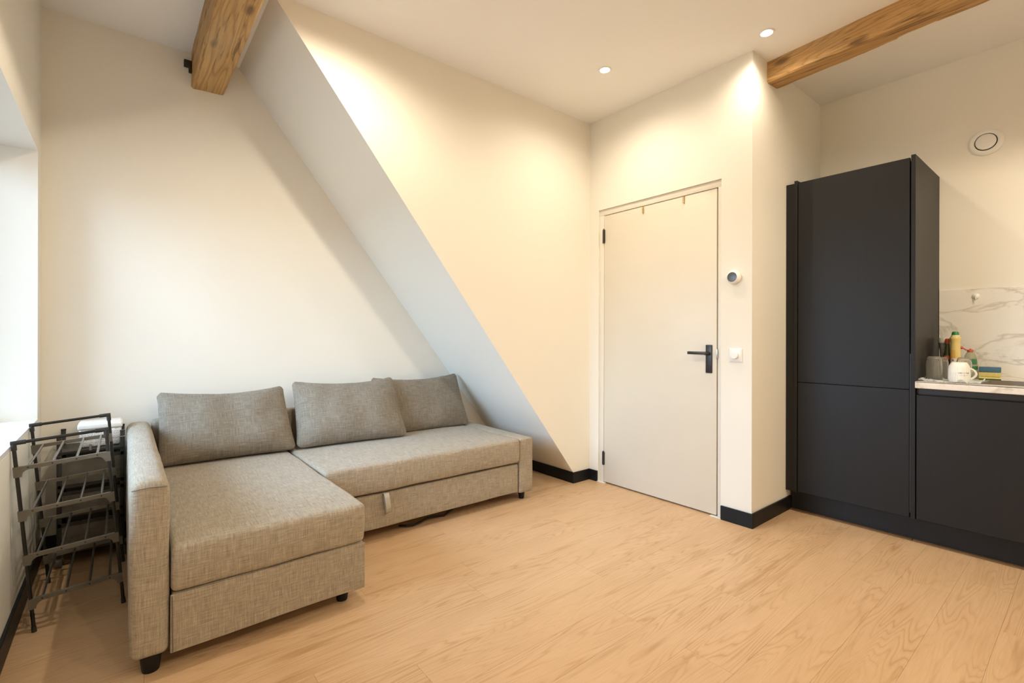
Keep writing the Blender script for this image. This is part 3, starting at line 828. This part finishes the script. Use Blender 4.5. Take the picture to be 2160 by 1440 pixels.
# print on the mug: a short illegible script line, a rule and a small heart-like dot
a0 = math.atan2(-.503, -3.548)     # faces the camera
def on_mug(s, z): 
    t = a0+.30+s/.0455; r = .0468 if z < .055 else .0463
    return (r*math.cos(t), r*math.sin(t), z)
b = NB()
scr = [(0, 0), (.0015, .006), (.003, 0), (.0045, .005), (.006, .001), (.0075, .009), (.0085, -.003), (.0095, .006), (.0115, .001), (.013, .004), (.015, .001), (.017, .0045),
       (.019, .001), (.0205, .0042), (.0225, .0015), (.0245, .004), (.026, .0015), (.0275, .0045), (.029, -.002), (.0305, .005), (.032, -.0025), (.0335, .004), (.036, .003)]
tube(b, [on_mug(1.4*p-.018, .0475+q*.8) for p, q in scr], .0005, 5)
tube(b, [on_mug(-.014+.0014*i, .036) for i in range(12)], .0003, 4); tube(b, [on_mug(.012+.0014*i, .036) for i in range(10)], .0003, 4)
cyl(b, on_mug(.0075, .0365), tuple(1.012*c if i < 2 else c for i, c in enumerate(on_mug(.0075, .0365))), .0017, seg=10)
finish(b, 'print', plain('black_print', (.03, .03, .03), .5), mug)
# upturned glass tumblers
def tumbler(r, h):
    o = [(r*.97, 0), (r, .002), (r*1.0, h*.55), (r*.96, h*.78), (r*.84, h*.93), (r*.70, h*.99), (r*.60, h), (0, h-.002)]
    i = [(0, h-.008), (r*.60, h-.008), (r*.80, h*.895), (r*.91, h*.76), (r*.95, h*.5), (r*.955, .001), (r*.97, 0)]
    b = NB(); lathe(b, i+o[1:], 40); bmesh.ops.remove_doubles(b, verts=b.verts, dist=1e-5); return b
for x, y, r, h, zz, lab in ((3.622, .620, .0370, .132, .005, 'upturned clear tumbler on the paper towel, nearest the tall cabinet'),
                        (3.755, .612, .0350, .130, 0, 'upturned clear tumbler behind the front tumbler by the cabinet'),
                        (3.742, .510, .0345, .130, 0, 'upturned clear tumbler directly behind the ribbed mug')):
    finish(tumbler(r, h), 'glass_tumbler', M_GLASS, label=lab, cat='glass', group='upturned glasses on the worktop', loc=(x, y, Z+zz), angle=70)
# grey tapered shaker
sh = empty('drinks_shaker', (3.93, .625, Z), 'tall grey tinted cup with pale rim at the back of the worktop', 'cup')
b = NB(); lathe(b, [(0, 0), (.0165, 0), (.018, .05), (.019, .12), (.0215, .165), (.0262, .205), (.0270, .214), (.0245, .214), (.0195, .165), (.016, .05), (0, .006)], 36); finish(b, 'cup', M_GREYGLASS, sh, angle=60)
b = NB(); lathe(b, [(.0245, .212), (.0285, .212), (.0292, .218), (.0292, .240), (.0275, .243), (.0245, .243), (.0245, .212)], 36); finish(b, 'rim', plain('pale_plastic', (.62, .60, .52), .4), sh)
b = NB()
random.seed(3)
for k in range(26):
    t = math.atan2(-.617, -3.93)+random.uniform(-.35, .5); z = random.uniform(.15, .20); r = .0215+(z-.165)*.118+.0008
    cyl(b, (r*math.cos(t), r*math.sin(t), z), ((r+.0008)*math.cos(t), (r+.0008)*math.sin(t), z), .0012, seg=6)
finish(b, 'print', plain('white_print', (.8, .78, .7), .6), sh)
# slender bottle with red cap, half hidden
rb = empty('sauce_bottle', (3.895, .604, Z), 'slender dark green bottle with red cap behind the yellow bottle', 'bottle')
b = NB(); lathe(b, [(0, 0), (.018, 0), (.019, .004), (.019, .105), (.0175, .125), (.012, .16), (.0105, .208), (0, .208)], 28); finish(b, 'body', plain('dark_green_plastic', (.06, .075, .025), .25), rb, angle=60)
b = NB(); lathe(b, [(.0193, .112), (.0196, .113), (.0186, .135), (.0175, .135)], 28); finish(b, 'label_band', plain('red_label', (.62, .14, .07), .4), rb)
b = NB(); lathe(b, [(.0105, .206), (.011, .209), (.011, .234), (.009, .238), (0, .239)], 28); finish(b, 'cap', plain('orange_red_plastic', (.52, .085, .02), .35), rb)
M_REDCAP = plain('red_plastic', (.56, .09, .03), .35)
# yellow bottle with green cap
yb = empty('cleaner_bottle', (3.872, .566, Z), 'tall yellow bottle with rounded green cap', 'bottle')
b = NB(); lathe(b, [(0, 0), (.022, 0), (.0242, .004), (.0242, .165), (.0228, .195), (.0226, .220), (.0262, .236), (.0258, .244), (.0195, .252), (0, .252)], 36); finish(b, 'body', plain('yellow_plastic', (.80, .64, .24), .3, nscale=12, var=.08), yb, angle=50)
b = NB(); lathe(b, [(.0193, .250), (.0196, .256), (.019, .259), (0, .259)], 36); finish(b, 'collar', plain('cream_plastic', (.82, .78, .55), .35), yb)
b = NB(); lathe(b, [(.0172, .259), (.0174, .262), (.0158, .274), (.0115, .280), (0, .281)], 36); finish(b, 'cap', plain('green_plastic', (.035, .24, .065), .3), yb)
b = NB(); ta = math.atan2(-.566, -3.872)
def patch(b, r, t0, t1, z0, z1, n=8):
    A = [b.verts.new((r*math.cos(t0+(t1-t0)*k/n), r*math.sin(t0+(t1-t0)*k/n), z0)) for k in range(n+1)]; B = [b.verts.new((r*math.cos(t0+(t1-t0)*k/n), r*math.sin(t0+(t1-t0)*k/n), z1)) for k in range(n+1)]
    for k in range(n): b.faces.new((A[k], A[k+1], B[k+1], B[k]))
    return b
patch(b, .0246, ta-.9, ta+.3, .03, .120); lb = finish(b, 'label', plain('white_label', (.80, .78, .76), .45), yb)
b = NB(); patch(b, .0248, ta-.62, ta-.30, .105, .114, 4); finish(b, 'label_mark', plain('red_mark', (.5, .12, .10), .5), lb)
b = NB(); patch(b, .0248, ta-.50, ta-.32, .088, .096, 4); finish(b, 'label_mark', plain('grey_mark', (.12, .12, .15), .5), lb)
b = NB(); patch(b, .0246, ta-.9, ta+.0, .121, .170); finish(b, 'orange_panel', plain('orange_print', (.80, .48, .13), .35), yb)
# clear washing-up bottle with open red flip cap
db = empty('soap_bottle', (3.945, .510, Z), 'clear squat soap bottle with open red flip cap and green label', 'bottle')
b = NB(); lathe(b, [(0, 0), (.034, 0), (.0375, .004), (.0365, .05), (.033, .09), (.029, .115), (.0255, .135), (.0185, .152), (.012, .158), (0, .159)], 36); finish(b, 'body', M_CLEARPL, db, angle=60)
b = NB(); lathe(b, [(.0125, .157), (.0145, .158), (.0145, .170), (.010, .172), (.004, .173), (.004, .178), (0, .178)], 28); cap = finish(b, 'cap', M_REDCAP, db)
b = NB(); tube(b, [(0, .015, .168), (-.002, .026, .176), (-.004, .036, .184)], .004, 8); cyl(b, (-.003, .034, .181), (-.008, .052, .192), .0085, .006, seg=14); finish(b, 'flip_lid', M_REDCAP, cap)
ta = math.atan2(-.510, -3.945)
b = NB(); patch(b, .0362, ta+.1, ta+1.1, .055, .075, 8); patch(b, .0338, ta+.15, ta+1.0, .085, .118, 8); finish(b, 'label', plain('green_label', (.06, .22, .09), .4), db)
# sponges
def foam(col): return plain('foam', col, .95, nscale=160, var=.25, bump=.6)
M_YF = foam((.70, .60, .22)); M_YF2 = foam((.78, .72, .28)); M_BL = foam((.075, .17, .25)); M_GP = plain('scouring_pad', (.03, .06, .02), .95, nscale=200, var=.3, bump=.6)
s1 = empty('sponge', (3.918, .424, Z), 'thin yellow sponge with dark green pad, lowest on the worktop', 'sponge', 'stacked dish sponges', rot=(0, 0, R(7)))
b = NB(); box(b, -.031, .031, -.046, .046, 0, .006, .002, 2); finish(b, 'scouring_pad', M_GP, s1)
b = NB(); box(b, -.031, .031, -.046, .046, .006, .017, .003, 2); finish(b, 'foam', M_YF2, s1)
s2 = empty('sponge', (3.917, .424, Z+.0175), 'yellow sponge with blue top lying on the thin sponge', 'sponge', 'stacked dish sponges', rot=(0, 0, R(5)))
b = NB(); box(b, -.031, .031, -.046, .046, 0, .026, .004, 2); finish(b, 'foam', M_YF, s2)
b = NB(); box(b, -.0315, .0315, -.047, .045, .026, .056, .004, 2); finish(b, 'scouring_pad', M_BL, s2, label='blue top layer')
